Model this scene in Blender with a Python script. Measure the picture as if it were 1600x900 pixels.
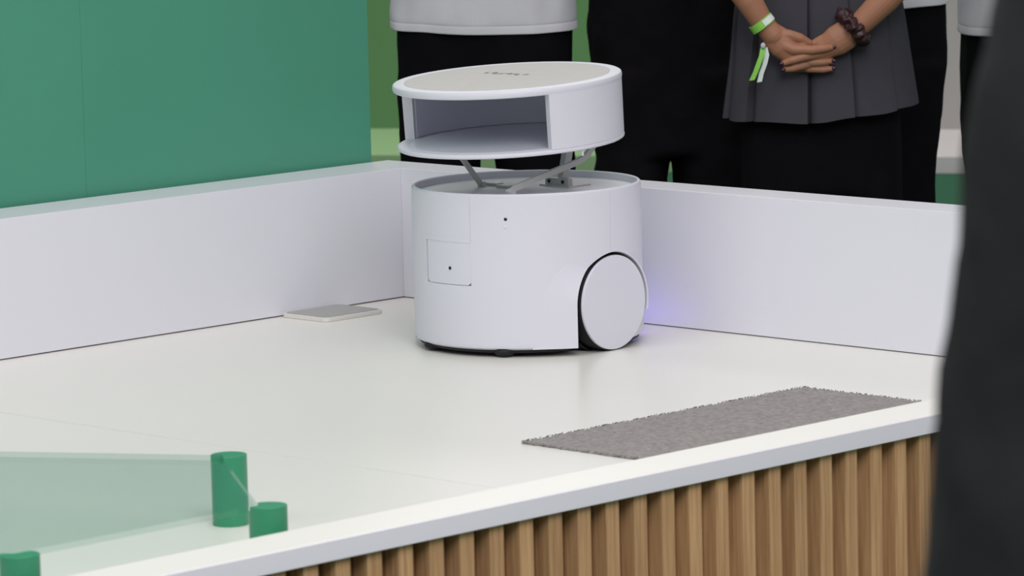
import bpy, bmesh, math, random
from mathutils import Vector, Matrix, noise

S = bpy.context.scene
for o in list(bpy.data.objects): bpy.data.objects.remove(o)
COL = S.collection
rad = math.radians
DK = 0.46                                   # deck height above the hall floor

# ------------------------------------------------------------------ camera
cd = bpy.data.cameras.new('camera'); cam = bpy.data.objects.new('camera', cd); COL.objects.link(cam)
_R = Vector((0.70975418, 0.70399187, -0.02538591)); _U = Vector((-0.07504691, 0.11139438, 0.99093857))
_F = Vector((-0.70044055, 0.70141766, -0.13189504))
M = Matrix((( _R.x, _U.x, -_F.x, 5.6013), (_R.y, _U.y, -_F.y, -5.32893), (_R.z, _U.z, -_F.z, 1.04 + DK), (0, 0, 0, 1)))
cam.matrix_world = M
cd.sensor_fit = 'HORIZONTAL'; cd.sensor_width = 36; cd.lens = 6647.447 / 1600 * 36
cd.clip_start = 0.05; cd.clip_end = 200
cd.dof.use_dof = True; cd.dof.focus_distance = 7.1; cd.dof.aperture_fstop = 13
S.camera = cam

# ------------------------------------------------------------------ light
w = bpy.data.worlds.new('hall'); S.world = w; w.use_nodes = True
bg = w.node_tree.nodes['Background']; bg.inputs[0].default_value = (0.95, 0.94, 1.0, 1); bg.inputs[1].default_value = 0.44
def area(name, loc, size, power, color, target=None):
    d = bpy.data.lights.new(name, 'AREA'); d.shape = 'RECTANGLE'; d.size, d.size_y = size; d.energy = power; d.color = color
    o = bpy.data.objects.new(name, d); COL.objects.link(o); o.location = loc
    if target is not None: o.rotation_euler = (Vector(target) - Vector(loc)).to_track_quat('-Z', 'Y').to_euler()
    return o
area('ceiling_and_fill_lamp', (1.6, -1.6, 4.6), (3.0, 3.0), 66, (1.0, 0.95, 0.905))
area('ceiling_and_fill_lamp', (5.2, -3.6, 4.2), (2.5, 2.5), 178, (0.97, 0.96, 1.0), (1.2, -0.9, 0.5))
area('ceiling_and_fill_lamp', (0.4, -5.2, 4.3), (2.5, 2.5), 40, (0.98, 0.98, 1.0), (0.6, -0.6, 0.5))  # added fill, not a known fixture: lifts the robot's dark left side
area('ceiling_and_fill_lamp', (-4.5, 4.5, 4.2), (4.0, 1.5), 110, (1.0, 0.98, 0.94))
S.view_settings.view_transform = 'Standard'; S.view_settings.look = 'None'
S.view_settings.gamma = 1; S.view_settings.use_curve_mapping = False
S.view_settings.exposure = 0.0

# ------------------------------------------------------------------ materials
def srgb(r, g, b):
    f = lambda c: c / 12.92 if c <= 0.04045 else ((c + 0.055) / 1.055) ** 2.4
    return (f(r / 255), f(g / 255), f(b / 255), 1)
def mat(name, col, rough=0.5, spec=0.5, metal=0.0, var=0.0, scale=8.0, bump=0.0, bscale=200.0, coat=0.0, stretch=None):
    m = bpy.data.materials.new(name); m.use_nodes = True
    nt = m.node_tree; b = nt.nodes['Principled BSDF']
    b.inputs['Base Color'].default_value = col; b.inputs['Roughness'].default_value = rough
    b.inputs['Specular IOR Level'].default_value = spec; b.inputs['Metallic'].default_value = metal
    b.inputs['Coat Weight'].default_value = coat
    tc = nt.nodes.new('ShaderNodeTexCoord'); src = tc.outputs['Object']
    if stretch:
        mp = nt.nodes.new('ShaderNodeMapping'); mp.inputs['Scale'].default_value = stretch
        nt.links.new(src, mp.inputs[0]); src = mp.outputs[0]
    if var:
        n = nt.nodes.new('ShaderNodeTexNoise'); n.inputs['Scale'].default_value = scale; n.inputs['Detail'].default_value = 5
        nt.links.new(src, n.inputs[0])
        mx = nt.nodes.new('ShaderNodeMixRGB'); mx.inputs[1].default_value = [c * (1 - var) for c in col[:3]] + [1]
        mx.inputs[2].default_value = [min(1, c * (1 + var)) for c in col[:3]] + [1]
        nt.links.new(n.outputs[0], mx.inputs[0]); nt.links.new(mx.outputs[0], b.inputs['Base Color'])
    if bump:
        n2 = nt.nodes.new('ShaderNodeTexNoise'); n2.inputs['Scale'].default_value = bscale; n2.inputs['Detail'].default_value = 3
        nt.links.new(src, n2.inputs[0])
        bp = nt.nodes.new('ShaderNodeBump'); bp.inputs['Strength'].default_value = bump; bp.inputs['Distance'].default_value = 0.002
        nt.links.new(n2.outputs[0], bp.inputs['Height']); nt.links.new(bp.outputs[0], b.inputs['Normal'])
    return m
MT = {}
MT['deck'] = mat('white_laminate_deck', srgb(226, 224, 217), 0.28, 0.45, var=0.015, scale=2.0, bump=0.02, bscale=30)
MT['parapet'] = mat('white_laminate_wall', srgb(221, 221, 228), 0.32, 0.4, var=0.012, scale=3.0)
MT['rim'] = mat('white_laminate_rim', srgb(230, 228, 221), 0.4, 0.4, var=0.01)
MT['fascia'] = mat('white_edge_band', srgb(238, 235, 241), 0.45, 0.4, var=0.01)
MT['green'] = mat('green_panel', srgb(73, 145, 119), 0.45, 0.4, var=0.05, scale=4.0, bump=0.05, bscale=300)
MT['robot'] = mat('white_robot_plastic', srgb(211, 211, 220), 0.42, 0.45, var=0.008, scale=6)
MT['robot_top'] = mat('light_grey_plastic', srgb(218, 219, 222), 0.5, 0.4, var=0.02, scale=10)
MT['inset'] = mat('warm_grey_fabric', srgb(196, 193, 190), 0.85, 0.2, var=0.06, scale=60, bump=0.15, bscale=700)
MT['lining'] = mat('grey_inner_plastic', srgb(216, 217, 230), 0.35, 0.5, var=0.03)
MT['lfloor'] = mat('grey_glossy_floor', srgb(222, 225, 232), 0.2, 0.5, var=0.03)
MT['black'] = mat('black_rubber', srgb(28, 28, 32), 0.6, 0.3, var=0.1, scale=30)
MT['darkhole'] = mat('dark_lens', srgb(24, 24, 28), 0.2, 0.5, var=0.1, scale=100)
MT['metal'] = mat('brushed_aluminium', srgb(190, 190, 188), 0.4, 0.5, metal=0.15, var=0.05, scale=40)
MT['mark'] = mat('grey_print', srgb(158, 150, 147), 0.6, 0.3, var=0.03)
MT['pad'] = mat('white_pad_plastic', srgb(214, 211, 206), 0.4, 0.4, var=0.01)
MT['padtop'] = mat('grey_pad_top', srgb(160, 160, 158), 0.5, 0.4, var=0.03, scale=30)
MT['carpet'] = mat('grey_mat', srgb(147, 142, 140), 0.95, 0.1, var=0.5, scale=130, bump=0.7, bscale=420)
MT['fibre'] = mat('grey_fibre', srgb(138, 135, 131), 0.9, 0.1, var=0.4, scale=120)
MT['greenpost'] = mat('green_acrylic', srgb(50, 138, 100), 0.35, 0.45, var=0.06, scale=20)
MT['carpetfloor'] = mat('green_carpet_floor', srgb(42, 92, 66), 0.8, 0.2, var=0.08, scale=20)
MT['fargreen'] = mat('leaf_green_wall', srgb(96, 138, 90), 0.6, 0.3, var=0.04, scale=2)
MT['fargrey'] = mat('grey_wall', srgb(168, 164, 162), 0.6, 0.3, var=0.03, scale=2)
MT['stepgreen'] = mat('pale_green_step', srgb(150, 182, 134), 0.5, 0.4, var=0.03)
MT['stepgrey'] = mat('pale_grey_step', srgb(212, 206, 206), 0.5, 0.4, var=0.03)
MT['blackcloth'] = mat('black_cloth', srgb(17, 16, 19), 0.9, 0.06, var=0.2, scale=14, bump=0.1, bscale=500)
MT['softblack'] = mat('washed_black_cloth', srgb(25, 23, 26), 0.9, 0.06, var=0.25, scale=9, bump=0.15, bscale=400)
MT['whitecloth'] = mat('white_jersey', srgb(214, 213, 217), 0.85, 0.15, var=0.03, scale=20, bump=0.2, bscale=250)
MT['skirt'] = mat('grey_skirt_cloth', srgb(66, 65, 71), 0.85, 0.15, var=0.08, scale=40, bump=0.2, bscale=600)
MT['jacket'] = mat('dark_jacket', srgb(45, 45, 46), 0.8, 0.2, var=0.25, scale=12, bump=0.2, bscale=200)
MT['skin'] = mat('skin', srgb(162, 114, 88), 0.5, 0.35, var=0.06, scale=25, bump=0.05, bscale=400)
MT['skin'].node_tree.nodes['Principled BSDF'].inputs['Subsurface Weight'].default_value = 0.12
MT['skin'].node_tree.nodes['Principled BSDF'].inputs['Subsurface Radius'].default_value = (0.01, 0.004, 0.002)
MT['skin'].node_tree.nodes['Principled BSDF'].inputs['Subsurface Scale'].default_value = 0.5
MT['nail'] = mat('plum_nail_polish', srgb(62, 30, 44), 0.2, 0.5, var=0.05)
MT['hair'] = mat('dark_hair', srgb(38, 28, 24), 0.5, 0.4, var=0.3, scale=60, stretch=(1, 1, 0.1))
MT['scrunchie'] = mat('maroon_satin', srgb(52, 26, 29), 0.4, 0.4, var=0.3, scale=80)
MT['bandgreen'] = mat('green_ribbon', srgb(140, 205, 88), 0.6, 0.3, var=0.15, scale=120)
MT['bandwhite'] = mat('white_ribbon', srgb(222, 230, 226), 0.6, 0.3, var=0.1, scale=120)
MT['shoe'] = mat('black_leather', srgb(26, 25, 26), 0.45, 0.4, var=0.1)
MT['eye'] = mat('eye', srgb(40, 30, 26), 0.15, 0.5, var=0.1)

def wood(name, c1, c2):
    m = bpy.data.materials.new(name); m.use_nodes = True; nt = m.node_tree; b = nt.nodes['Principled BSDF']
    tc = nt.nodes.new('ShaderNodeTexCoord'); oi = nt.nodes.new('ShaderNodeObjectInfo')
    cx = nt.nodes.new('ShaderNodeCombineXYZ'); nt.links.new(oi.outputs['Random'], cx.inputs[2])
    ml = nt.nodes.new('ShaderNodeVectorMath'); ml.operation = 'SCALE'; ml.inputs[3].default_value = 40
    nt.links.new(cx.outputs[0], ml.inputs[0])
    ad = nt.nodes.new('ShaderNodeVectorMath'); nt.links.new(tc.outputs['Object'], ad.inputs[0]); nt.links.new(ml.outputs[0], ad.inputs[1])
    mp = nt.nodes.new('ShaderNodeMapping'); mp.inputs['Scale'].default_value = (60, 60, 2.2); nt.links.new(ad.outputs[0], mp.inputs[0])
    n = nt.nodes.new('ShaderNodeTexNoise'); n.inputs['Scale'].default_value = 3; n.inputs['Detail'].default_value = 8; n.inputs['Roughness'].default_value = 0.6
    nt.links.new(mp.outputs[0], n.inputs[0])
    cr = nt.nodes.new('ShaderNodeValToRGB'); cr.color_ramp.elements[0].position = 0.32; cr.color_ramp.elements[1].position = 0.68
    cr.color_ramp.elements[0].color = c1; cr.color_ramp.elements[1].color = c2
    nt.links.new(n.outputs[0], cr.inputs[0])
    hs = nt.nodes.new('ShaderNodeHueSaturation'); mr = nt.nodes.new('ShaderNodeMapRange'); mr.inputs[3].default_value = 0.9; mr.inputs[4].default_value = 1.1
    nt.links.new(oi.outputs['Random'], mr.inputs[0]); nt.links.new(mr.outputs[0], hs.inputs['Value']); nt.links.new(cr.outputs[0], hs.inputs['Color'])
    nt.links.new(hs.outputs[0], b.inputs['Base Color']); b.inputs['Roughness'].default_value = 0.55
    return m
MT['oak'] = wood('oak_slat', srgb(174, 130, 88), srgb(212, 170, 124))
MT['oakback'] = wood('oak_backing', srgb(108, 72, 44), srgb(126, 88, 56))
m = bpy.data.materials.new('clear_acrylic'); m.use_nodes = True; nt = m.node_tree; nt.nodes.remove(nt.nodes['Principled BSDF'])
lw = nt.nodes.new('ShaderNodeLayerWeight'); pw = nt.nodes.new('ShaderNodeMath'); pw.operation = 'POWER'; pw.inputs[1].default_value = 5
nt.links.new(lw.outputs['Facing'], pw.inputs[0])                    # Schlick reflectance of a clear sheet
ma = nt.nodes.new('ShaderNodeMath'); ma.operation = 'MULTIPLY_ADD'; ma.inputs[1].default_value = 0.58; ma.inputs[2].default_value = 0.03
nt.links.new(pw.outputs[0], ma.inputs[0]); lw.inputs['Blend'].default_value = 0.5
tr = nt.nodes.new('ShaderNodeBsdfTransparent'); tr.inputs[0].default_value = (0.955, 0.985, 0.975, 1)
gl = nt.nodes.new('ShaderNodeBsdfGlossy'); gl.inputs['Roughness'].default_value = 0.06; gl.inputs[0].default_value = (0.95, 0.97, 0.97, 1)
ms = nt.nodes.new('ShaderNodeMixShader'); nt.links.new(ma.outputs[0], ms.inputs[0]); nt.links.new(tr.outputs[0], ms.inputs[1]); nt.links.new(gl.outputs[0], ms.inputs[2])
nt.links.new(ms.outputs[0], nt.nodes['Material Output'].inputs[0])
MT['acrylic'] = m
m = bpy.data.materials.new('violet_light_strip'); m.use_nodes = True; b = m.node_tree.nodes['Principled BSDF']
b.inputs['Base Color'].default_value = (0.4, 0.3, 1, 1); b.inputs['Emission Color'].default_value = (0.30, 0.18, 1, 1); b.inputs['Emission Strength'].default_value = 11
MT['led'] = m

# ------------------------------------------------------------------ mesh helpers
def obj(name, me, material=None, parent=None, loc=None, smooth=35):
    o = bpy.data.objects.new(name, me); COL.objects.link(o)
    if material and not me.materials: me.materials.append(MT[material] if isinstance(material, str) else material)
    if parent: o.parent = parent
    if loc is not None: o.location = loc
    if smooth is not None and len(me.polygons):
        me.polygons.foreach_set('use_smooth', [True] * len(me.polygons))
        if smooth < 180:
            me.set_sharp_from_angle(angle=rad(smooth))
            wn = o.modifiers.new('weighted_normals', 'WEIGHTED_NORMAL'); wn.keep_sharp = True
    return o
def tag(o, label=None, cat=None, group=None, kind=None):
    if label: o['label'] = label
    if cat: o['category'] = cat
    if group: o['group'] = group
    if kind: o['kind'] = kind
    return o
def empty(name, loc=(0, 0, 0), rz=0):
    o = bpy.data.objects.new(name, None); COL.objects.link(o); o.location = loc; o.rotation_euler = (0, 0, rz)
    o.empty_display_size = 0.05
    return o
def pymesh(verts, faces, name='m'):
    me = bpy.data.meshes.new(name); me.from_pydata([tuple(v) for v in verts], [], faces); me.validate(); me.update()
    bm = bmesh.new(); bm.from_mesh(me); bmesh.ops.recalc_face_normals(bm, faces=bm.faces); bm.to_mesh(me); bm.free()
    return me
def frombm(bm, name='m', normals=True):
    if normals: bmesh.ops.recalc_face_normals(bm, faces=bm.faces)
    me = bpy.data.meshes.new(name); bm.to_mesh(me); bm.free(); return me
def boxmesh(x0, x1, y0, y1, z0, z1, bev=0.0, seg=2):
    bm = bmesh.new()
    bmesh.ops.create_cube(bm, size=1, matrix=Matrix.Translation(((x0 + x1) / 2, (y0 + y1) / 2, (z0 + z1) / 2)) @ Matrix.Diagonal((x1 - x0, y1 - y0, z1 - z0, 1)))
    if bev: bmesh.ops.bevel(bm, geom=bm.edges[:], offset=bev, segments=seg, profile=0.5, affect='EDGES')
    return frombm(bm)
def lathe(profile, n=128, closed=True, a0=0, a1=360):
    """Solid of revolution of an (r, z) profile; full turn, or an arc with end caps."""
    full = abs(a1 - a0) >= 359.99
    cols = n if full else n + 1
    V = []; k = len(profile); Fc = []
    for i in range(cols):
        a = rad(a0 + (a1 - a0) * i / n)
        for r, z in profile: V.append((r * math.cos(a), r * math.sin(a), z))
    for i in range(n):
        j = (i + 1) % cols
        for q in range(k if closed else k - 1):
            q2 = (q + 1) % k
            Fc.append((i * k + q, j * k + q, j * k + q2, i * k + q2))
    if not full and closed:
        Fc.append(tuple(range(k))); Fc.append(tuple(range((cols - 1) * k, cols * k)))
    me = pymesh(V, Fc)
    bm = bmesh.new(); bm.from_mesh(me); bmesh.ops.remove_doubles(bm, verts=bm.verts, dist=1e-6)
    bmesh.ops.dissolve_degenerate(bm, dist=1e-7, edges=bm.edges); bmesh.ops.recalc_face_normals(bm, faces=bm.faces); bm.to_mesh(me); bm.free()
    return me
def prism(poly, z0, z1, bev=0.0):
    bm = bmesh.new(); vs = [bm.verts.new((x, y, z0)) for x, y in poly]; f = bm.faces.new(vs)
    r = bmesh.ops.extrude_face_region(bm, geom=[f])
    bmesh.ops.translate(bm, verts=[v for v in r['geom'] if isinstance(v, bmesh.types.BMVert)], vec=(0, 0, z1 - z0))
    if bev: bmesh.ops.bevel(bm, geom=bm.edges[:], offset=bev, segments=2, affect='EDGES', profile=0.5)
    return frombm(bm)
def xform(me, mtx): me.transform(mtx); me.update(); return me
def join(meshes):
    bm = bmesh.new()
    for me in meshes: bm.from_mesh(me)
    return frombm(bm, normals=False)
def evaluated(me, mods):
    """Apply a list of (type, settings) modifiers to a mesh and return the result."""
    o = bpy.data.objects.new('tmp', me); COL.objects.link(o)
    for t, st in mods:
        md = o.modifiers.new(t, t)
        for k, v in st.items(): setattr(md, k, v)
    dg = bpy.context.evaluated_depsgraph_get(); out = bpy.data.meshes.new_from_object(o.evaluated_get(dg))
    bpy.data.objects.remove(o); return out
def cut(me, cutters):
    tmp = []
    mods = []
    for c in cutters:
        co = bpy.data.objects.new('cutter', c); COL.objects.link(co); tmp.append(co)
        mods.append(('BOOLEAN', dict(operation='DIFFERENCE', object=co, solver='EXACT')))
    out = evaluated(me, mods)
    for co in tmp: bpy.data.objects.remove(co)
    return out
def tube(pts, radii, n=16, flat=None):
    """Tapered tube with rounded ends; flat = (axis vector, factor) squashes the section along an axis."""
    P = [Vector(p) for p in pts]; V = []; Fc = []
    rings = []
    d0 = (P[0] - P[1]).normalized(); d1 = (P[-1] - P[-2]).normalized()
    seq = []
    for t in (0.95, 0.7, 0.38): seq.append((P[0] + d0 * radii[0] * t, radii[0] * math.sqrt(1 - t * t)))
    seq += list(zip(P, radii))
    for t in (0.38, 0.7, 0.95): seq.append((P[-1] + d1 * radii[-1] * t, radii[-1] * math.sqrt(1 - t * t)))
    prev = None
    for i, (c, r) in enumerate(seq):
        a = seq[max(0, i - 1)][0]; b_ = seq[min(len(seq) - 1, i + 1)][0]; t = (b_ - a).normalized()
        if prev is None:
            u = t.cross(Vector((0, 0, 1)));
            if u.length < 0.1: u = t.cross(Vector((0, 1, 0)))
            u.normalize()
        else:
            u = (prev - t * prev.dot(t)).normalized()
        prev = u; v = t.cross(u)
        for k in range(n):
            an = 2 * math.pi * k / n; q = u * math.cos(an) * r + v * math.sin(an) * r
            if flat: ax = Vector(flat[0]).normalized(); q = q - ax * q.dot(ax) * (1 - flat[1])
            V.append(c + q)
    m_ = len(seq)
    for i in range(m_ - 1):
        for k in range(n): Fc.append((i * n + k, i * n + (k + 1) % n, (i + 1) * n + (k + 1) % n, (i + 1) * n + k))
    Fc.append(tuple(range(n))[::-1]); Fc.append(tuple(range((m_ - 1) * n, m_ * n)))
    return pymesh(V, Fc)
def loft(rings, n=40, cap=True, power=2.4):
    """rings: (z, cx, cy, half width, half depth) super-ellipse sections."""
    V = []; Fc = []
    for z, cx, cy, a, b_ in rings:
        for k in range(n):
            t = 2 * math.pi * k / n; c, s = math.cos(t), math.sin(t)
            V.append((cx + a * math.copysign(abs(c) ** (2 / power), c), cy + b_ * math.copysign(abs(s) ** (2 / power), s), z))
    for i in range(len(rings) - 1):
        for k in range(n): Fc.append((i * n + k, i * n + (k + 1) % n, (i + 1) * n + (k + 1) % n, (i + 1) * n + k))
    if cap: Fc.append(tuple(range(n))[::-1]); Fc.append(tuple(range((len(rings) - 1) * n, len(rings) * n)))
    return pymesh(V, Fc)
def ball(c, r, seg=20):
    bm = bmesh.new(); bmesh.ops.create_uvsphere(bm, u_segments=seg, v_segments=seg // 2 + 2, radius=1)
    bmesh.ops.transform(bm, matrix=Matrix.Translation(c) @ Matrix.Diagonal((r[0], r[1], r[2], 1)), verts=bm.verts); return frombm(bm)
def blend(meshes, voxel, smooth=6):
    return evaluated(join(meshes), [('REMESH', dict(mode='VOXEL', voxel_size=voxel)), ('SMOOTH', dict(factor=0.5, iterations=smooth))])
def wrinkle(me, amp, scale, zs=1.0, seed=0):
    n = len(me.vertices); co = [0.0] * (3 * n); nm = [0.0] * (3 * n)
    me.vertices.foreach_get('co', co); me.vertices.foreach_get('normal', nm)
    for i in range(0, 3 * n, 3):
        p = Vector((co[i] * scale + seed, co[i + 1] * scale, co[i + 2] * scale * zs))
        d = (noise.noise(p) + 0.5 * noise.noise(p * 2.3)) * amp
        co[i] += nm[i] * d; co[i + 1] += nm[i + 1] * d; co[i + 2] += nm[i + 2] * d
    me.vertices.foreach_set('co', co); me.update(); return me

# ------------------------------------------------------------------ hall
def struct(name, me, material, parent=None): return tag(obj(name, me, material, parent), kind='structure')
struct('floor', boxmesh(-14, 12, -10, 12, -0.05, 0), 'carpetfloor')
# low step and far wall, running a little askew of the platform
wr = Matrix.Translation((-3.13, 5.47, 0)) @ Matrix.Rotation(rad(29), 4, 'Z')
tg = 0.30                                           # where green gives way to grey
st = struct('trim_1', xform(boxmesh(-9, -tg, 0, 0.9, 0, 0.058, 0.004), wr), 'stepgreen')
st = struct('trim_2', xform(boxmesh(-tg, 6, 0, 0.9, 0, 0.058, 0.004), wr), 'stepgrey')
struct('wall_back_green', xform(boxmesh(-9, -tg, 0.9, 1.0, 0, 3.6), wr), 'fargreen')
struct('wall_back_grey', xform(boxmesh(-tg, 6, 0.9, 1.0, 0, 3.6), wr), 'fargrey')

# ------------------------------------------------------------------ green panel wall beside the platform
gw = tag(empty('wall_left', (-0.15, -1.5, 0)), kind='structure')
for y0, y1 in ((-0.628, 0.055), (-1.85, -0.6284), (-3.07, -1.8504)):
    obj('panel', boxmesh(-0.03, 0.015, y0 + 1.5, y1 + 1.5, 0, 2.5, 0.0003), 'green', gw)

# ------------------------------------------------------------------ the platform
H = 0.07; LIP = 1.798; FR = 1.886; W = 0.238; TL = 0.123; TR = 0.085; YE = -3.0; XE = FR
pf = tag(empty('display_platform', (0, 0, 0)), 'white display platform with low walls and an oak slat front', 'platform')
def part(name, me, material, z=DK, parent=pf): return obj(name, xform(me, Matrix.Translation((0, 0, z))), material, parent)
SEAM = -1.285
part('deck_panel', boxmesh(-0.02, LIP, SEAM + 0.0010, 0.02, -0.03, 0, 0.001), 'deck')
part('deck_panel', boxmesh(-0.02, LIP, YE, SEAM - 0.0010, -0.03, 0, 0.001), 'deck')
part('subfloor', boxmesh(-TL, LIP + 0.05, YE, TR, -0.05, -0.031), 'parapet')
part('low_wall', boxmesh(-TL, 0.003, YE, TR, 0.0018, W, 0.0012), 'parapet')
part('low_wall', boxmesh(0.003, XE, -0.003, TR, 0.0014, W, 0.0012), 'parapet')
part('front_rim', boxmesh(LIP, FR - 0.003, YE, 0.0, H - 0.0248, H, 0.0008), 'rim')
part('rim_riser', boxmesh(LIP, LIP + 0.02, YE, 0.0, -0.03, H - 0.025), 'rim')
part('edge_band', boxmesh(FR - 0.003, FR, YE, 0.0, H - 0.0255, H - 0.0006, 0.0008), 'fascia')
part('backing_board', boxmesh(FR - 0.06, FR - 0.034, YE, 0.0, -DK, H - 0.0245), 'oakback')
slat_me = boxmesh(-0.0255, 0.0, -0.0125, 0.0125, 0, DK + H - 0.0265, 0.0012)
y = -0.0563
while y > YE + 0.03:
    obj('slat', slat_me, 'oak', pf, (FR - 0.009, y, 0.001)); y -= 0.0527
part('back_board', boxmesh(-TL, -TL + 0.02, YE, TR, -DK, -0.03), 'parapet')
part('back_board', boxmesh(-TL + 0.02, XE, TR - 0.02, TR, -DK, -0.03), 'parapet')

# ------------------------------------------------------------------ grey mat lying against the front rim
rnd = random.Random(4)
def make_mat():
    x0, x1, y0, y1 = 1.300, LIP - 0.002, -1.008, -0.388
    nx, ny = 90, 120; bm = bmesh.new(); g = []
    for i in range(nx + 1):
        row = []
        for j in range(ny + 1):
            x = x0 + (x1 - x0) * i / nx; yy = y0 + (y1 - y0) * j / ny
            e = min(i, j, ny - j)
            if e == 0: x += rnd.uniform(-.0022, .0022) if i == 0 else 0; yy += rnd.uniform(-.0022, .0022) if i else 0
            z = (0.0045 + 0.0016 * noise.noise(Vector((x * 170, yy * 170, 0))) + rnd.uniform(-.0005, .0005)) if e else 0.0022
            row.append(bm.verts.new((x, yy, z)))
        g.append(row)
    for i in range(nx):
        for j in range(ny): bm.faces.new((g[i][j], g[i + 1][j], g[i + 1][j + 1], g[i][j + 1]))
    bd = [e for e in bm.edges if e.is_boundary]
    r = bmesh.ops.extrude_edge_only(bm, edges=bd)
    for v in r['geom']:
        if isinstance(v, bmesh.types.BMVert): v.co.z = 0.0003
    me = frombm(bm)
    V = []; Fc = []
    def fibre(x, yy, dx, dy):
        L = rnd.uniform(.002, .0055); wv = .0009; k = len(V); px, py = -dy, dx; z = rnd.uniform(.0015, .005); b_ = rnd.uniform(-.4, .4)
        ex, ey = x + (dx + px * b_) * L, yy + (dy + py * b_) * L
        V.extend([(x - px * wv, yy - py * wv, z), (x + px * wv, yy + py * wv, z), (ex, ey, max(.0005, z - .002)), (x, yy, z + .0012)])
        Fc.extend([(k, k + 1, k + 2), (k, k + 2, k + 3), (k + 1, k + 3, k + 2)])
    for q in range(520): fibre(x0 + .0008, y0 + (y1 - y0) * rnd.random(), -1, 0)
    for q in range(360): fibre(x0 + (x1 - x0) * rnd.random(), y0 + .0008, 0, -1)
    for q in range(360): fibre(x0 + (x1 - x0) * rnd.random(), y1 - .0008, 0, 1)
    t = empty('floor_mat', (1.55, -0.70, DK)); tag(t, 'grey felt mat with frayed edges lying on the white deck by the front rim', 'mat')
    sh = Matrix.Translation((-1.55, 0.70, 0))
    obj('pile', xform(me, sh), 'carpet', t, smooth=180)
    f = obj('frayed_edge', xform(pymesh(V, Fc), sh), 'fibre', t); f['kind'] = 'stuff'
make_mat()

# ------------------------------------------------------------------ square pad by the left wall
t = tag(empty('charging_pad', (0.068, -0.242, DK)), 'small flat square white pad with grey top against the left low wall', 'pad')
def rrect(hx, hy, r, n=6):
    return [(sx * (hx - r) + r * math.cos(a0 + math.pi / 2 * k / n), sy * (hy - r) + r * math.sin(a0 + math.pi / 2 * k / n))
            for sx, sy, a0 in ((1, 1, 0), (-1, 1, math.pi / 2), (-1, -1, math.pi), (1, -1, 1.5 * math.pi)) for k in range(n + 1)]
obj('base', prism(rrect(0.060, 0.071, 0.012), 0, 0.0075, 0.0014), 'pad', t)
obj('top_plate', prism(rrect(0.055, 0.066, 0.010), 0.0073, 0.0085, 0.0003), 'padtop', t)

# ------------------------------------------------------------------ hexagonal acrylic riser on green posts
HX, HY, HS, HZ = 1.404, -2.100, 0.383, 0.0935
t = tag(empty('acrylic_riser', (HX, HY, DK)), 'clear hexagonal acrylic plate standing on short round green posts', 'display riser')
corner = [(HS * math.cos(rad(90 + 60 * k)), HS * math.sin(rad(90 + 60 * k))) for k in range(6)]
corner[0] = (0.020, HS + 0.021)
big = [(x * 1.003, yy * 1.003) for x, yy in corner]
obj('plate', prism(corner, HZ - 0.0075, HZ, 0.0006), 'acrylic', t)
for x, yy in corner:
    d = Vector((x, yy)).normalized(); c = Vector((x, yy)) + d * 0.006 + Vector((0.004, 0.004))
    pm = lathe([(0, 0), (0.0235, 0), (0.024, 0.0005), (0.024, HZ - 0.0006), (0.0234, HZ - 0.0001), (0, HZ - 0.0001)], 48)
    xform(pm, Matrix.Translation((c.x, c.y, 0)))
    obj('post', cut(pm, [prism(big, HZ - 0.0078, HZ + 0.01)]), 'greenpost', t)

# ------------------------------------------------------------------ robot
RX, RY = 0.584, -0.265; RB = 0.1935
rb = tag(empty('wheeled_robot', (RX, RY, DK)), 'white drum-shaped wheeled robot with its open hood raised on metal arms', 'robot')
prof = [(0.176, 0.012), (0.187, 0.0125), (0.1920, 0.0155), (RB, 0.021), (RB, 0.266), (0.1928, 0.2696), (0.1908, 0.2715), (0.1882, 0.2715), (0.1866, 0.2700), (0.186, 0.267), (0.186, 0.240), (0.180, 0.240), (0.180, 0.05), (0.176, 0.03)]
def sector(r0, r1, a0, a1, z0, z1, n=16): return lathe([(r0, z0), (r1, z0), (r1, z1), (r0, z1)], n, True, a0, a1)
def xcyl(r, x0, x1, z, n=96):
    bm = bmesh.new(); bmesh.ops.create_cone(bm, cap_ends=True, segments=n, radius1=r, radius2=r, depth=x1 - x0,
        matrix=Matrix.Translation(((x0 + x1) / 2, 0, z)) @ Matrix.Rotation(rad(90), 4, 'Y')); return frombm(bm)
WZ = 0.0805
dsx = math.degrees(0.0006 / RB)
WR = 0.0850; TOE = Matrix.Rotation(rad(2.5), 4, 'Z')
arch = [(WR * math.cos(rad(a)), WR * math.sin(rad(a)) + WZ) for a in range(-60, 181, 3)] + [(-WR, -0.02), (WR * 0.5, -0.02)]
def archcut(x0, x1):
    me = prism(arch, x0, x1); return xform(me, TOE @ Matrix(((0, 0, 1, 0), (1, 0, 0, 0), (0, 1, 0, 0), (0, 0, 0, 1))))
cutters = [archcut(0.13, 0.3), archcut(-0.3, -0.13),
           sector(RB - 0.006, RB + 0.02, -105.9, -74.42, 0.1188, 0.19005),
           sector(RB - 0.0008, RB + 0.02, -74.3 - dsx, -74.3 + dsx, 0.1905, 0.28),
           sector(RB - 0.0006, RB + 0.02, -dsx, dsx, 0.16, 0.28), sector(RB - 0.0006, RB + 0.02, 180 - dsx, 180 + dsx, 0.16, 0.28)]
shell = obj('body_shell', cut(lathe(prof, 192), cutters), 'robot', rb, smooth=30)
obj('top_deck', lathe([(0, 0.2555), (0.1858, 0.2555), (0.1858, 0.2595), (0, 0.2605)], 96), 'robot_top', rb)
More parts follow.
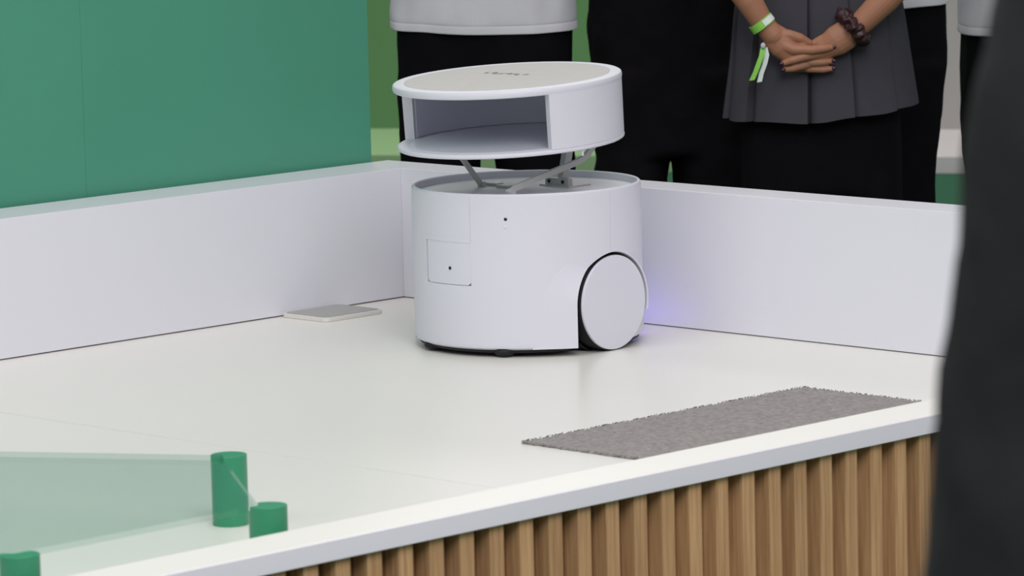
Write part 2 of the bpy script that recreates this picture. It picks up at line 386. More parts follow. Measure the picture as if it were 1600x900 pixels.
# front service door, a curved patch with rounded lower corners
def door():
    a0, a1, z0, z1 = -104.7, -74.5, 0.1196, 0.1899; n, k = 24, 20; V = []; Fc = []; rc = 0.006
    for layer in (RB - 0.0004, RB - 0.005):
        for j in range(k + 1):
            z = z0 + (z1 - z0) * j / k
            ins = rc - math.sqrt(max(0, rc * rc - max(0, rc - (z - z0)) ** 2)) if z - z0 < rc else 0
            da = math.degrees(ins / RB)
            for i in range(n + 1):
                a = rad(a0 + da + (a1 - a0 - 2 * da) * i / n); V.append((layer * math.cos(a), layer * math.sin(a), z))
    N = (n + 1) * (k + 1)
    for j in range(k):
        for i in range(n):
            q = j * (n + 1) + i
            Fc.append((q, q + 1, q + n + 2, q + n + 1)); Fc.append((N + q, N + q + n + 1, N + q + n + 2, N + q + 1))
    rim = [i for i in range(n)] + [j * (n + 1) + n for j in range(k)] + [k * (n + 1) + i for i in range(n, 0, -1)] + [j * (n + 1) for j in range(k, 0, -1)]
    for q in range(len(rim)):
        a, b_ = rim[q], rim[(q + 1) % len(rim)]; Fc.append((a, b_, N + b_, N + a))
    return pymesh(V, Fc)
dr = obj('service_door', door(), 'robot', rb)
def onwall(az, z, r=RB):
    a = rad(az); return Matrix.Translation((r * math.cos(a), r * math.sin(a), z)) @ Matrix.Rotation(a, 4, 'Z') @ Matrix.Rotation(rad(90), 4, 'Y')
def lens(r, h): return lathe([(0, -0.004), (r, -0.004), (r, h), (r * 0.6, h + 0.0006), (0, h + 0.0008)], 24)
obj('keyhole', xform(lens(0.0028, 0.0004), onwall(-87.2, 0.1465)), 'darkhole', dr)
obj('camera_lens', xform(lens(0.0028, 0.0004), onwall(-55.7, 0.2308)), 'darkhole', rb)
obj('sensor_window', xform(lens(0.0026, 0.0003), onwall(-55.9, 0.2175)), 'pad', rb)
obj('panel_line', sector(RB - 0.0009, RB + 0.00015, -104.5, -76.5, 0.1985, 0.1990, 24), 'robot_top', rb)
obj('button', xform(lens(0.003, 0.0004), Matrix.Translation((-0.045, -0.170, 0.2602)) @ Matrix.Diagonal((2.2, 1, 1, 1))), 'darkhole', rb)
# wheels
for s in (1, -1):
    fl = TOE @ Matrix.Rotation(0 if s == 1 else math.pi, 4, 'Z')
    wl = tag(empty('wheel', (0, 0, 0)), None); wl.parent = rb
    cx = lambda prof_: xform(lathe(prof_, 96), fl @ Matrix.Translation((-0.004, 0, WZ)) @ Matrix.Rotation(rad(90), 4, 'Y'))
    obj('tyre', cx([(0.03, 0.160), (0.077, 0.160), (0.0803, 0.164), (0.0803, 0.188), (0.078, 0.1915), (0.03, 0.1915)]), 'black', wl)
    obj('wheel_cover', cx([(0, 0.190), (0.0780, 0.190), (0.0790, 0.1925), (0.0785, 0.1955), (0.0773, 0.1962), (0.04, 0.1972), (0, 0.1976)]), 'robot', wl)
    obj('wheel_well', cx([(0, 0.142), (0.0846, 0.142), (0.0846, 0.165), (0.0836, 0.165), (0.0836, 0.150), (0, 0.150)]), 'black', rb)
    # mudguard fairing: over the wheel from the rear, down the front edge to the body's foot
    path = [(rad(a), None) for a in range(-14, 181, 3)] + [(math.pi, z) for z in (0.07, 0.055, 0.04, 0.026, 0.0135)]
    V = []; Fc = []; m = 14
    bodyx = lambda yv: math.sqrt(max(0.01, RB * RB - yv * yv))
    for a, zz in path:
        yy = math.cos(a); dz = math.sin(a) if zz is None else 0
        front = min(1, max(0, (a - rad(60)) / rad(80))); front = front * front * (3 - 2 * front)
        xo = 0.1925 - 0.008 * front; base = 0.0895 + 0.050 * front
        fa = 0.0 if zz is None else zz - WZ
        lip = WR + .0022; h0 = xo - .0010 - bodyx(yy * lip)
        row = [(WR - .0012, 0.150), (WR - .0012, xo - 0.001), (WR - .0004, xo), (WR + .0010, xo)]
        for q in range(m - 4):
            f = q / (m - 5); r = lip + (base - lip) * f
            row.append((r, min(bodyx(yy * r) + h0 * (1 - f) ** 2 * (1 + .6 * f) - 0.0012 * f, xo - .0010)))
        for r, x in row: V.append((x, yy * r, max(0.0135, dz * r + WZ + fa)))
    n = len(path) - 1
    for i in range(n):
        for q in range(m): Fc.append((i * m + q, i * m + (q + 1) % m, (i + 1) * m + (q + 1) % m, (i + 1) * m + q))
    Fc += [tuple(range(m)), tuple(range(n * m, n * m + m))]
    obj('mudguard', xform(pymesh(V, Fc), TOE @ Matrix.Scale(-1, 4, (1, 0, 0)) if s == -1 else TOE), 'robot', rb)
obj('chassis', cut(lathe([(0, 0.006), (0.178, 0.006), (0.1855, 0.0085), (0.1865, 0.0128), (0.17, 0.03), (0, 0.03)], 96), [archcut(0.14, 0.3), archcut(-0.3, -0.14)]), 'black', rb)
for x, yy in ((0.090, -0.150), (-0.060, -0.164)):
    obj('caster', xform(ball((0, 0, 0), (0.019, 0.019, 0.0095)), Matrix.Translation((x, yy, 0.0097))), 'black', rb)
obj('light_strip', lathe([(0.178, 0.0095), (0.1885, 0.0085), (0.1885, 0.0118), (0.178, 0.0118)], 30, True, 62, 118), 'led', rb)
# lifting arms
def flatbar(pts, w_, t_):
    """Bar swept along points lying in a plane of constant x, w_ wide across and t_ thick along x."""
    P = [Vector(p) for p in pts]; V = []; Fc = []
    for i, p in enumerate(P):
        d = (P[min(i + 1, len(P) - 1)] - P[max(i - 1, 0)]).normalized(); nrm = Vector((1, 0, 0)).cross(d)
        for sx, sn in ((-1, -1), (1, -1), (1, 1), (-1, 1)): V.append(p + Vector((sx * t_ / 2, 0, 0)) + nrm * sn * w_ / 2)
    for i in range(len(P) - 1):
        for q in range(4): Fc.append((i * 4 + q, i * 4 + (q + 1) % 4, i * 4 + 4 + (q + 1) % 4, i * 4 + 4 + q))
    Fc += [(0, 1, 2, 3), tuple(range(len(P) * 4 - 4, len(P) * 4))]
    me = pymesh(V, Fc); return evaluated(me, [('BEVEL', dict(width=0.0012, segments=2, limit_method='ANGLE'))])
la = obj('lift_arm', flatbar([(-0.085, -0.016, 0.258), (-0.085, -0.026, 0.268), (-0.085, -0.066, 0.313), (-0.085, -0.090, 0.3395)], 0.009, 0.006), 'metal', rb)
obj('pivot', xform(lathe([(0, -0.006), (0.005, -0.006), (0.005, 0.006), (0, 0.006)], 20), Matrix.Translation((-0.085, -0.020, 0.264)) @ Matrix.Rotation(rad(90), 4, 'Y')), 'metal', la)
bend = [(0.085, -0.128, 0.268), (0.085, -0.112, 0.2765), (0.085, -0.03, 0.293), (0.085, 0.035, 0.3055), (0.085, 0.052, 0.3105), (0.085, 0.063, 0.3175), (0.085, 0.078, 0.331), (0.085, 0.088, 0.3455)]
ra = obj('lift_arm', flatbar(bend, 0.0105, 0.007), 'metal', rb)
obj('pivot', xform(lathe([(0, -0.007), (0.0055, -0.007), (0.0055, 0.007), (0, 0.007)], 20), Matrix.Translation((0.085, -0.122, 0.2705)) @ Matrix.Rotation(rad(90), 4, 'Y')), 'metal', ra)
co = obj('lift_column', flatbar([(0.02, 0.066, 0.262), (0.02, 0.073, 0.285), (0.02, 0.089, 0.346)], 0.016, 0.012), 'metal', rb)
br = obj('column_bracket', boxmesh(-0.004, 0.05, 0.050, 0.062, 0.2595, 0.2745, 0.0015), 'metal', rb)
obj('column_bracket', boxmesh(-0.012, 0.058, 0.044, 0.098, 0.2595, 0.263, 0.001), 'metal', rb)
for x in (0.006, 0.038):
    obj('bolt_hole', xform(lathe([(0, 0), (0.0032, 0), (0.0032, 0.002), (0, 0.002)], 16), Matrix.Translation((x, 0.0505, 0.2685)) @ Matrix.Rotation(rad(90), 4, 'X')), 'darkhole', br)
for x0, x1, y0, y1 in ((-0.105, -0.065, -0.006, 0.012), (-0.050, -0.020, -0.022, 0.010), (0.07, 0.105, -0.132, -0.100)):
    obj('foot_bracket', boxmesh(x0, x1, y0, y1, 0.2595, 0.2655, 0.0012), 'metal', rb)
# hood
HM = Matrix.Translation((0, -0.033, 0.341)) @ Matrix.Rotation(rad(3.2), 4, 'X')
hd = empty('hood'); hd.parent = rb
def hp(name, me, material, parent=hd): return obj(name, xform(me, HM), material, parent)
hp('hood_wall', lathe([(0.1735, 0.007), (0.1895, 0.007), (0.1905, 0.008), (0.1918, 0.1005), (0.1735, 0.1005)], 120, True, -24.5, 204.5), 'robot')
hp('hood_lining', lathe([(0.1715, 0.0085), (0.1733, 0.0085), (0.1733, 0.0985), (0.1715, 0.0985)], 120, True, -21.5, 201.5), 'lining')
hp('top_plate', lathe([(0.0, 0.0985), (0.1900, 0.0985), (0.1920, 0.1000), (0.1926, 0.1030), (0.1926, 0.1065), (0.1915, 0.1095), (0.1890, 0.1110), (0.1735, 0.1112), (0.1730, 0.1104), (0, 0.1104)], 160), 'robot')
ti = hp('top_inset', lathe([(0, 0.1103), (0.1722, 0.1103), (0.1722, 0.1112), (0.165, 0.1116), (0, 0.1118)], 120), 'inset')
hp('ceiling_lining', lathe([(0, 0.0965), (0.168, 0.0965), (0.168, 0.0984), (0, 0.0984)], 96), 'lining')
hp('bottom_plate', lathe([(0, 0), (0.188, 0), (0.1905, 0.0015), (0.1912, 0.004), (0.1905, 0.0065), (0.188, 0.0078), (0.172, 0.0078), (0.170, 0.0070), (0, 0.0070)], 160), 'robot')
hp('bottom_inset', lathe([(0, 0.0069), (0.169, 0.0069), (0.169, 0.0078), (0, 0.0078)], 120), 'lfloor')
hp('locating_pin', xform(lathe([(0, -0.010), (0.002, -0.010), (0.0022, 0.001), (0, 0.001)], 16), Matrix.Translation((0.183, -0.018, 0))), 'robot')
# the small illegible word mark on the lid
V = []; Fc = []
lx = -0.046
for k, wv in enumerate((0.012, 0.008, 0.014, 0.010, 0.008, 0.013, 0.011, 0.009)):
    yo = 0.0025 * math.sin(k * 1.9)
    for (a0, b0, a1, b1) in ((0, -0.006, 0.0022, 0.006), (0, 0.004 if k % 2 else -0.006, wv - 0.002, 0.006 if k % 2 else -0.004), ((wv - 0.004) * (k % 3 > 0), -0.005, (wv - 0.004) * (k % 3 > 0) + 0.0022, 0.004)):
        q = len(V); V += [(lx + a0, b0 + yo, 0), (lx + a1, b0 + yo, 0), (lx + a1, b1 + yo, 0), (lx + a0, b1 + yo, 0)]; Fc.append((q, q + 1, q + 2, q + 3))
    lx += wv
lm = xform(pymesh(V, Fc), Matrix.Translation((-0.020, 0.024, 0.1121)) @ Matrix.Diagonal((1.15, 1.15, 1, 1)))
hp('word_mark', lm, 'mark', ti)

# ------------------------------------------------------------------ people
F45 = rad(45)                                       # facing the platform and the camera side
def chainhand(side, wrist, direction, up, scale=1.0):
    """A relaxed hand: palm plus five bent fingers; side +1 puts the thumb on the +side of the palm."""
    W_ = Vector(wrist); d = Vector(direction).normalized(); n_ = Vector(up).normalized(); s_ = d.cross(n_).normalized() * side
    L = lambda a, b_, c: W_ + (d * a + s_ * b_ + n_ * c) * scale
    parts = [tube([L(0, 0, 0), L(.035, .002, 0), L(.075, 0, 0)], [.027 * scale, .036 * scale, .036 * scale], 16, (n_, 0.5))]
    for b_, ln, r in ((.027, .066, .0088), (.009, .076, .009), (-.009, .070, .0086), (-.026, .054, .0076)):
        parts.append(tube([L(.07, b_, 0), L(.07 + ln * .45, b_ * 1.1, -.008), L(.07 + ln * .75, b_ * 1.12, -.022), L(.07 + ln * .9, b_ * 1.1, -.038)], [r * scale, r * .95 * scale, r * .85 * scale, r * .7 * scale], 10))
    parts.append(tube([L(.02, .024, 0), L(.045, .043, -.012), L(.068, .05, -.02), L(.088, .05, -.026)], [.013 * scale, .011 * scale, .0095 * scale, .008 * scale], 10))
    return blend(parts, 0.003, 3)
def head_parts(z, k=1.0):
    P = [ball((0, -0.005, z), (.073 * k, .092 * k, .112 * k)), ball((0, -.045 * k, z - .055 * k), (.05 * k, .045 * k, .055 * k)),
         tube([(0, -.092 * k, z + .012), (0, -.108 * k, z - .022 * k)], [.008, .013], 10), ball((0, -.088 * k, z - .055 * k), (.022, .01, .009))]
    for s in (-1, 1): P.append(ball((s * .076 * k, .008, z - .01), (.009, .02, .031)))
    return P
def person(name, loc, rz, label, h=1.70, legs=None, arms='behind', relaxed=False, wid=1.0, group=None):
    """Empty with one body mesh; clothes, shoes, hair and eyes are its children."""
    t = tag(empty('person', loc, rz), label, 'person', group)
    k = h / 1.70; fx = legs or 0.10
    hz = 1.58 * k
    body = [loft([(.80 * k, 0, 0, .15 * wid, .10), (.92 * k, 0, 0, .165 * wid, .11), (1.05 * k, 0, -.005, .14 * wid, .095), (1.22 * k, 0, 0, .16 * wid, .105), (1.36 * k, 0, .005, .17 * wid, .095), (1.41 * k, 0, .01, .11 * wid, .07)], 32),
            tube([(0, .01, 1.36 * k), (0, 0, 1.50 * k)], [.056, .054])] + head_parts(hz, k)
    for s in (-1, 1):
        body.append(tube([(s * .085 * wid, 0, .86 * k), (s * (fx + .085) / 2, -.012, .48 * k), (s * fx, .01, .30 * k), (s * fx, .015, .09)], [.078, .056, .052, .036]))
        body.append(tube([(s * fx, .025, .045), (s * (fx + .015), -.13, .03)], [.035, .028]))
    hands = []
    arm_pts = {}
    for s in (-1, 1):
        if arms == 'behind': a = [(s * .185 * wid, .02, 1.345 * k), (s * .185 * wid, .12, 1.10 * k), (s * .11, .185, 1.02 * k)]; hdir = (-s, .05, -.1)
        elif arms == 'side': a = [(s * .19 * wid, .02, 1.355 * k), (s * .245 * wid, .035, 1.09 * k), (s * .235 * wid, -.02, .85 * k)]; hdir = (0, -.1, -1)
        else: a = arms[s]; hdir = (0, -.1, -1) if relaxed else None
        arm_pts[s] = a
        body.append(tube([a[0], tuple((Vector(a[0]) + Vector(a[1])) / 2), a[1]], [.050, .043, .036])); body.append(tube([a[1], tuple((Vector(a[1]) * .6 + Vector(a[2]) * .4)), a[2]], [.036, .036, .026] if hdir else [.034, .031, .025]))
        if hdir:
            q = Vector(a[2]); dz = (q - Vector(a[1])).normalized()
            dd = (dz + Vector(hdir) * .6).normalized() if arms == 'behind' else dz
            upv = Vector((0, 1, 0)) if arms == 'behind' else Vector((s, 0, 0))
            upv = (upv - dd * upv.dot(dd)).normalized()
            hands.append(chainhand(1 if (s == 1) == (arms == 'behind') else -1, q, dd, upv))
    me = join([blend(body, 0.011, 4)] + hands)
    obj('body', me, 'skin', t, smooth=180)
    # hair, eyes, shoes
    hair = [ball((0, .008, hz + .018), (.081 * k, .098 * k, .108 * k)), ball((0, .045, hz - .03), (.074 * k, .062 * k, .095 * k))]
    hm = cut(blend(hair, 0.006, 2), [boxmesh(-.2, .2, -.3, -.050 * k, hz - .3, hz + .055 * k)])
    obj('hair', hm, 'hair', t, smooth=180)
    for s in (-1, 1): obj('eye', ball((s * .030 * k, -.0895 * k, hz + .012), (.011, .009, .008), 12), 'eye', t)
    for s in (-1, 1):
        sm = blend([tube([(s * fx, .045, .05), (s * (fx + .004), -.05, .045), (s * (fx + .018), -.16, .036)], [.046, .047, .037], 16), loft([(0.0, s * (fx + .008), -.06, .05, .145), (.018, s * (fx + .008), -.06, .05, .145)], 24)], 0.006, 4)
        for v in sm.vertices: v.co.z = max(0.002, v.co.z)
        obj('shoe', sm, 'shoe', t, smooth=180)
    return t, arm_pts, k
def trousers(t, material, waist, legrows, amp=.006, seed=0, depth=.115, crotch=.70, voxel=.010):
    """legrows: per leg, rows of (z, inner x, outer x, half depth, y)."""
    zt, wt = waist; parts = []
    parts.append(loft([(crotch - .03, 0, .0, wt * .93, depth * .95), (crotch + .06, 0, .0, wt * 1.0, depth), (zt - .10, 0, 0, wt * 1.0, depth), (zt, 0, 0, wt * .93, depth * .95)], 48))
    for rows in legrows:
        parts.append(loft([(z, (a + b_) / 2, yy, abs(b_ - a) / 2, dp) for z, a, b_, dp, yy in rows], 36, True, 2.2))
    me = blend(parts, voxel, 5)
    wrinkle(me, amp, 9, 0.55, seed); wrinkle(me, amp * .5, 26, 0.6, seed + 9)
    return obj('trousers', me, material, t, smooth=180)
def shirt(t, arm_pts, material, hem, half, k, seed=0, sleeves=True, band=True, depth=.125, amp=.004, tilt=0.0):
    """T-shirt: open hem at the bottom with a stitched hem band; sleeves to above the elbow."""
    rows = []; zt = 1.40 * k; n = 96; V = []; Fc = []
    zs = [hem, hem + .003, hem + .0165, hem + .018, hem + .0195, hem + .03, hem + .06, hem + .10, hem + .15, hem + .21, hem + .28, hem + .36, zt - .06, zt - .015, zt + .015, zt + .03]
    for i, z in enumerate(zs):
        f = (z - hem) / (zt - hem)
        a = half * (1 - .04 * math.sin(min(1, f) * math.pi)) if f < .93 else half * max(.40, 1 - (f - .93) * 5.5)
        d = depth * (1 if f < .8 else max(.62, 1 - (f - .8) * 1.0))
        off = -.0016 if (band and i == 3) else 0
        for q in range(n):
            an = 2 * math.pi * q / n; c, s = math.cos(an), math.sin(an); pw = 2 / 2.5
            x = (a + off) * math.copysign(abs(c) ** pw, c); yy = (d + off) * math.copysign(abs(s) ** pw, s)
            wv = noise.noise(Vector((x * 9 + seed, yy * 9, z * 5))) * amp * 1.6 + noise.noise(Vector((x * 26 + seed, yy * 20, z * 16))) * amp
            dr_ = Vector((c, s, 0)); zz = z + (noise.noise(Vector((an * 1.5, seed, 0))) * .004 if i < 5 else 0) - (.006 * (1 - (x / half) ** 2) if i < 7 else 0)
            V.append((x + dr_.x * wv, yy + dr_.y * wv + .005, zz + tilt * (.22 - x) * max(0, 1 - f * 3)))
    for i in range(len(zs) - 1):
        for q in range(n): Fc.append((i * n + q, i * n + (q + 1) % n, (i + 1) * n + (q + 1) % n, (i + 1) * n + q))
    me = pymesh(V, Fc)
    me = evaluated(me, [('SOLIDIFY', dict(thickness=.0025, offset=1)), ('SUBSURF', dict(levels=1))])
    ms = [me]
    if sleeves:
        for s in (-1, 1):
            a = [Vector(v) for v in arm_pts[s]]; ms.append(tube([a[0] + Vector((-s * .03, 0, .01)), a[0], a[0].lerp(a[1], .45), a[0].lerp(a[1], .8)], [.06, .068, .062, .060], 20))
    return obj('shirt', join(ms), material, t, smooth=180)

# man in white T-shirt and black trousers
t, ap, k = person('person', (-0.689, 0.908, 0), F45, 'person in a white T-shirt and black trousers standing behind the robot hood', 1.72, legs=.105)
shirt(t, ap, 'whitecloth', .862, .188, k, 3, amp=.006, tilt=.032)
trousers(t, 'blackcloth', (1.00, .184), [[(.76, s * .001, s * .186, .115, 0), (.58, s * .017, s * .182, .10, 0), (.40, s * .026, s * .178, .095, .005), (.10, s * .036, s * .172, .09, .01)] for s in (-1, 1)], .005, 1)
# person in black top and baggy black trousers
t, ap, k = person('person', (-0.619, 1.395, 0), F45, 'person in baggy all-black clothes standing between the robot and the grey skirt', 1.74, legs=.10)
shirt(t, ap, 'softblack', .955, .178, k, 8)
trousers(t, 'softblack', (1.02, .170), [[(.75, s * .0, s * .170, .12, 0), (.59, s * .006, .006 + s * (.157 if s < 0 else .17), .105, 0), (.535, s * .009, s * (.162 if s < 0 else .20), .105, 0), (.40, s * .014, s * (.168 if s < 0 else .21), .105, 0), (.2, s * .02, s * .19, .10, .01), (.06, s * .024, s * .19, .10, .01)] for s in (-1, 1)], .009, 5, crotch=.60)
# person mostly hidden behind the skirt
t, ap, k = person('person', (-0.269, 1.617, 0), F45, 'person in a white shirt and black trousers half hidden behind the grey skirt', 1.73, legs=.10)
shirt(t, ap, 'whitecloth', .886, .188, k, 12)
trousers(t, 'blackcloth', (1.0, .186), [[(.76, s * .0, s * .186, .115, 0), (.63, s * .010, s * .172, .10, 0), (.5, s * .018, s * .160, .095, .005), (.10, s * .03, s * .155, .09, .01)] for s in (-1, 1)], .005, 21)
# person at the far right, beside the foreground sleeve
t, ap, k = person('person', (-0.247, 2.242, 0), F45, 'person in a white top and dark trousers rightmost of the row behind the low wall', 1.70, legs=.11)
shirt(t, ap, 'whitecloth', .788, .200, k, 17, depth=.15)
trousers(t, 'blackcloth', (.90, .182), [[(.82, s * .0, s * .190, .098, 0), (.72, s * .0, s * .196, .10, 0), (.52, s * .018, s * .197, .10, 0), (.40, s * .026, s * .178, .095, .005), (.10, s * .036, s * .172, .09, .01)] for s in (-1, 1)], .005, 33)

# woman in a grey pleated skirt, hands clasped
def sk(u, v, tt=0.0):
    """Sketch of the clasped hands, 796 units to the metre, drawn about (1258, 72); tt is toward the viewer."""
    du, dw = (u - 1258) / 796, (72 - v) / 796
    return Vector((-0.038 + du + .0256 * dw, -0.165 - tt / 796, 0.855 - .0254 * du + dw))
P_ = lambda *a: [sk(*q) for q in a]
R_ = lambda *a: [q / 796 for q in a]
t, ap, k = person('person', (0.058, 1.107, 0), F45, 'person in a grey pleated skirt with hands clasped in front', 1.66, legs=.085, wid=.92,
    arms={-1: [(-.168, .01, 1.30), (-.235, -.03, 1.06), tuple(sk(1160, -10))], 1: [(.168, .01, 1.30), (.215, -.03, 1.06), tuple(sk(1384, -10))]})
face = (0, -1, 0)
hr = [tube([Vector((-.235, -.03, 1.06)), sk(1140, -40), sk(1168, 0), sk(1187, 30), sk(1197, 43), sk(1207, 54)], R_(27, 24, 21, 18, 17, 18), 20),
      tube(P_((1200, 47), (1212, 59), (1222, 69), (1233, 80)), R_(17, 22, 23, 19), 18, (face, .68)),
      tube(P_((1219, 52, 3), (1232, 53, 5), (1248, 58, 4), (1262, 66, 0)), R_(9.5, 8.5, 8, 6.5), 12),
      tube(P_((1225, 70, 6), (1238, 75, 11), (1266, 75.5, 15), (1286, 73, 13), (1297, 71.5, 11)), R_(11, 9, 7.6, 6.6, 5), 14),
      tube(P_((1224, 78, 2), (1240, 86, 0), (1264, 96, 3), (1285, 95, 5), (1298, 93.5, 4)), R_(10, 8.5, 7.2, 6, 4.6), 14),
      tube(P_((1220, 82, -3), (1238, 93, -6), (1262, 106, -2), (1285, 107, 1), (1298, 105.5, 1)), R_(9, 8, 6.6, 5.6, 4.4), 14),
      tube(P_((1216, 84, -9), (1232, 94, -14), (1252, 104, -16), (1270, 106, -17)), R_(8, 7, 6, 4.6), 12)]
hl = [tube([Vector((.215, -.03, 1.06)), sk(1408, -36), sk(1378, 0), sk(1348, 30), sk(1336, 41), sk(1326, 49)], R_(28, 25, 22, 19, 18, 19), 20),
      tube(P_((1333, 44), (1318, 54), (1304, 63), (1290, 72, -2)), R_(19, 24, 24, 19), 18, (face, .66)),
      tube(P_((1308, 50, 0), (1292, 56, -1), (1276, 64, -3), (1264, 71, -4)), R_(10, 8.5, 7.5, 6.2), 12),
      tube(P_((1292, 76, 0), (1278, 82, 3), (1254, 86, 11), (1234, 92, 12), (1222, 96.5, 10)), R_(11, 9, 7.8, 6.4, 4.8), 14),
      tube(P_((1292, 82, -3), (1278, 92, -2), (1254, 100, 4), (1236, 105, 6), (1225, 106.5, 5)), R_(10, 8.5, 7, 5.8, 4.6), 14),
      tube(P_((1294, 84, -8), (1278, 96, -10), (1258, 106, -10), (1240, 108, -12)), R_(9, 7.8, 6.4, 4.8), 12),
      tube(P_((1298, 82, -12), (1284, 92, -18), (1266, 100, -20), (1252, 103, -20)), R_(8, 7, 5.8, 4.4), 12)]
bd = next(o for o in t.children if o.name.startswith('body'))
new = join([bd.data, blend(hr, .0018, 3), blend(hl, .0018, 3)]); new.materials.clear(); new.materials.append(MT['skin'])
new.polygons.foreach_set('use_smooth', [True] * len(new.polygons)); bd.data = new
for (u, v, tt, dx) in ((1299, 71, 14, 1), (1300, 93, 8, 1), (1300, 105, 4, 1), (1220, 97, 13.5, -1), (1223, 107, 8.5, -1)):
    nm = ball((0, 0, 0), (4.6 / 796, 1.8 / 796, 3.0 / 796), 12)
    obj('nail', xform(nm, Matrix.Translation(sk(u, v, tt)) @ Matrix.Rotation(rad(-12 * dx), 4, 'Z')), 'nail', t, smooth=180)
# clothes
shirt(t, ap, 'whitecloth', .99, .155, k, 30, band=False)
trousers(t, 'blackcloth', (.98, .150), [[(.74, s * .0, s * .160, .11, .01), (.60, s * .002, s * .162, .10, .01), (.45, s * .006, s * .16, .095, .01), (.08, s * .012, s * .145, .09, .015)] for s in (-1, 1)], .004, 41, crotch=.58)
def skirt():
    # knife pleats: the outline steps in at each fold
    folds = sorted([-168, -140, -112, -82, -52, -11, 17, 48, 80, 112, 142, 170]); n = 480; rows = 14; V = []; Fc = []
    for i in range(rows + 1):
        f = i / rows; zb = 1.03 - f * .325
        a = .146 + (.192 - .146) * f ** .8; d = .118 + (.150 - .118) * f
        for q in range(n):
            an = -180 + 360 * q / n
            lo = max([x for x in folds if x <= an], default=folds[-1] - 360); hi = min([x for x in folds if x > an], default=folds[0] + 360)
            ph = (an - lo) / (hi - lo)
            dent = (math.exp(-ph * (hi - lo) / 3.0) * 1.0 - .25 * ph) * (.004 + .016 * f)
            s, c = math.sin(rad(an)), math.cos(rad(an))
            x = (a - dent) * s; yy = -(d - dent) * c
            x += .003 * noise.noise(Vector((an * .05, zb * 6, 2))); yy += .003 * noise.noise(Vector((an * .06, zb * 6, 7)))
            z = zb + f * (.022 * max(0, x / .19) + .004 * noise.noise(Vector((an * .04, 0, 0))))
            V.append((x, yy - .004, z))
    for i in range(rows):
        for q in range(n): Fc.append((i * n + q, i * n + (q + 1) % n, (i + 1) * n + (q + 1) % n, (i + 1) * n + q))
    return evaluated(pymesh(V, Fc), [('SOLIDIFY', dict(thickness=.002, offset=-1))])
obj('skirt', skirt(), 'skirt', t, smooth=60)
# wristband with two ribbon tails
def ring(center, axis, r, wid_, th, n=40):
    me = lathe([(r, -wid_ / 2), (r + th, -wid_ / 2), (r + th, wid_ / 2), (r, wid_ / 2)], n)
    return xform(me, Matrix.Translation(center) @ Vector(axis).to_track_quat('Z', 'Y').to_matrix().to_4x4())
ax = sk(1200, 47) - sk(1175, 14)
wb = empty('wristband'); wb.parent = t
obj('band', ring(sk(1188.5, 35), ax, 19.2 / 796, 13 / 796, 1.2 / 796), 'bandgreen', wb)
obj('band_print', evaluated(xform(lathe([(20.5 / 796, -4.5 / 796), (20.8 / 796, -4.5 / 796), (20.8 / 796, 5 / 796), (20.5 / 796, 5 / 796)], 20, True, 5, 175), Matrix.Translation(sk(1188.5, 35)) @ ax.to_track_quat('Z', 'Y').to_matrix().to_4x4()), []), 'bandwhite', wb)
obj('clasp', ball(sk(1190, 69, 12), (4 / 796, 3 / 796, 5 / 796), 12), 'inset', wb)
def ribbon(pts, wd):
    V = []; Fc = []
    for q, (u, v, tt) in enumerate(pts):
        c = sk(u, v, tt); V += [c + Vector((-wd / 2, 0, -.0006)), c + Vector((wd / 2, -.001, .0006)), c + Vector((wd / 2, .0004, .0006)), c + Vector((-wd / 2, .0014, -.0006))]
    for q in range(len(pts) - 1):
        for e in range(4): Fc.append((q * 4 + e, q * 4 + (e + 1) % 4, q * 4 + 4 + (e + 1) % 4, q * 4 + 4 + e))
    Fc += [(0, 1, 2, 3), tuple(range(len(pts) * 4 - 4, len(pts) * 4))]
    return pymesh(V, Fc)
obj('ribbon_tail', ribbon([(1190, 72, 10), (1188, 84, 12), (1183, 98, 11), (1178, 112, 10), (1173, 123, 9)], .0105), 'bandgreen', wb)
obj('ribbon_tail', ribbon([(1193, 72, 8), (1196, 84, 9), (1193, 98, 8), (1188, 112, 7), (1185, 126, 6)], .0095), 'bandwhite', wb)
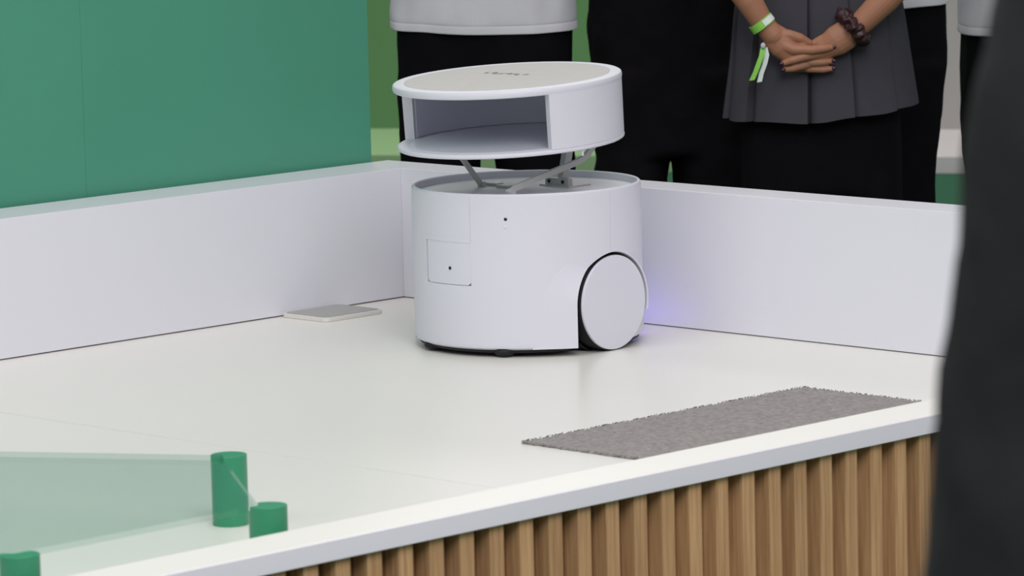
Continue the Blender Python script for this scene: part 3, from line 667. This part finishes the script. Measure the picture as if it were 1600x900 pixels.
# scrunchie
def scrunchie():
    c = sk(1331, 41); axv = (sk(1318, 54) - sk(1352, 26)).normalized(); n, q = 96, 20; V = []; Fc = []
    mt = Matrix.Translation(c) @ axv.to_track_quat('Z', 'Y').to_matrix().to_4x4()
    for i in range(n):
        a = 2 * math.pi * i / n
        for j in range(q):
            b_ = 2 * math.pi * j / q; r = (9.5 + 7.0 * noise.noise(Vector((math.cos(a) * 4, math.sin(a) * 4, math.cos(b_) * 1.6 + math.sin(b_)))) + 4.0 * noise.noise(Vector((math.cos(a) * 11, math.sin(a) * 11, b_ * .8 if b_ < math.pi else (2 * math.pi - b_) * .8)))) / 796
            R0 = 26 / 796
            V.append(mt @ Vector(((R0 + r * math.cos(b_)) * math.cos(a), (R0 + r * math.cos(b_)) * math.sin(a), r * math.sin(b_))))
    for i in range(n):
        for j in range(q): Fc.append((i * q + j, ((i + 1) % n) * q + j, ((i + 1) % n) * q + (j + 1) % q, i * q + (j + 1) % q))
    return pymesh(V, Fc)
obj('scrunchie', scrunchie(), 'scrunchie', t, smooth=180)

# ------------------------------------------------------------------ onlooker close to the camera, far out of focus
base = Vector((4.225, -3.623, 0)) + Vector((0.7071, 0.7071, 0)) * 0.272
t, ap, k = person('person', (base.x, base.y, 0), rad(225), 'onlooker in a dark jacket, a blurred dark sleeve along the right edge', 1.78, legs=.11,
    arms={s: [(s * .182, .02, 1.43), (s * .246, .03, 1.02), (s * .25, -.03, .79)] for s in (-1, 1)}, relaxed=True)
trousers(t, 'blackcloth', (1.02, .180), [[(.76, s * .0, s * .184, .115, 0), (.45, s * .03, s * .175, .095, .005), (.10, s * .04, s * .17, .09, .01)] for s in (-1, 1)], .005, 51)
def jacket(ap, k):
    ps = [loft([(.86, 0, .005, .20, .145), (1.0, 0, .005, .198, .145), (1.2, 0, .005, .20, .14), (1.36 * k, 0, .008, .20, .125), (1.42 * k, 0, .01, .15, .10), (1.45 * k, 0, .01, .08, .075)], 48)]
    for s in (-1, 1):
        a = [Vector(v) for v in ap[s]]
        ps.append(tube([a[0] + Vector((-s * .02, 0, 0)), a[0].lerp(a[1], .35), a[1], a[1].lerp(a[2], .5), a[1].lerp(a[2], .93)], [.075, .066, .056, .052, .044], 24))
    me = blend(ps, .009, 4); return wrinkle(wrinkle(me, .005, 11, .8, 3), .002, 35, .8, 6)
obj('jacket', jacket(ap, k), 'jacket', t, smooth=180)
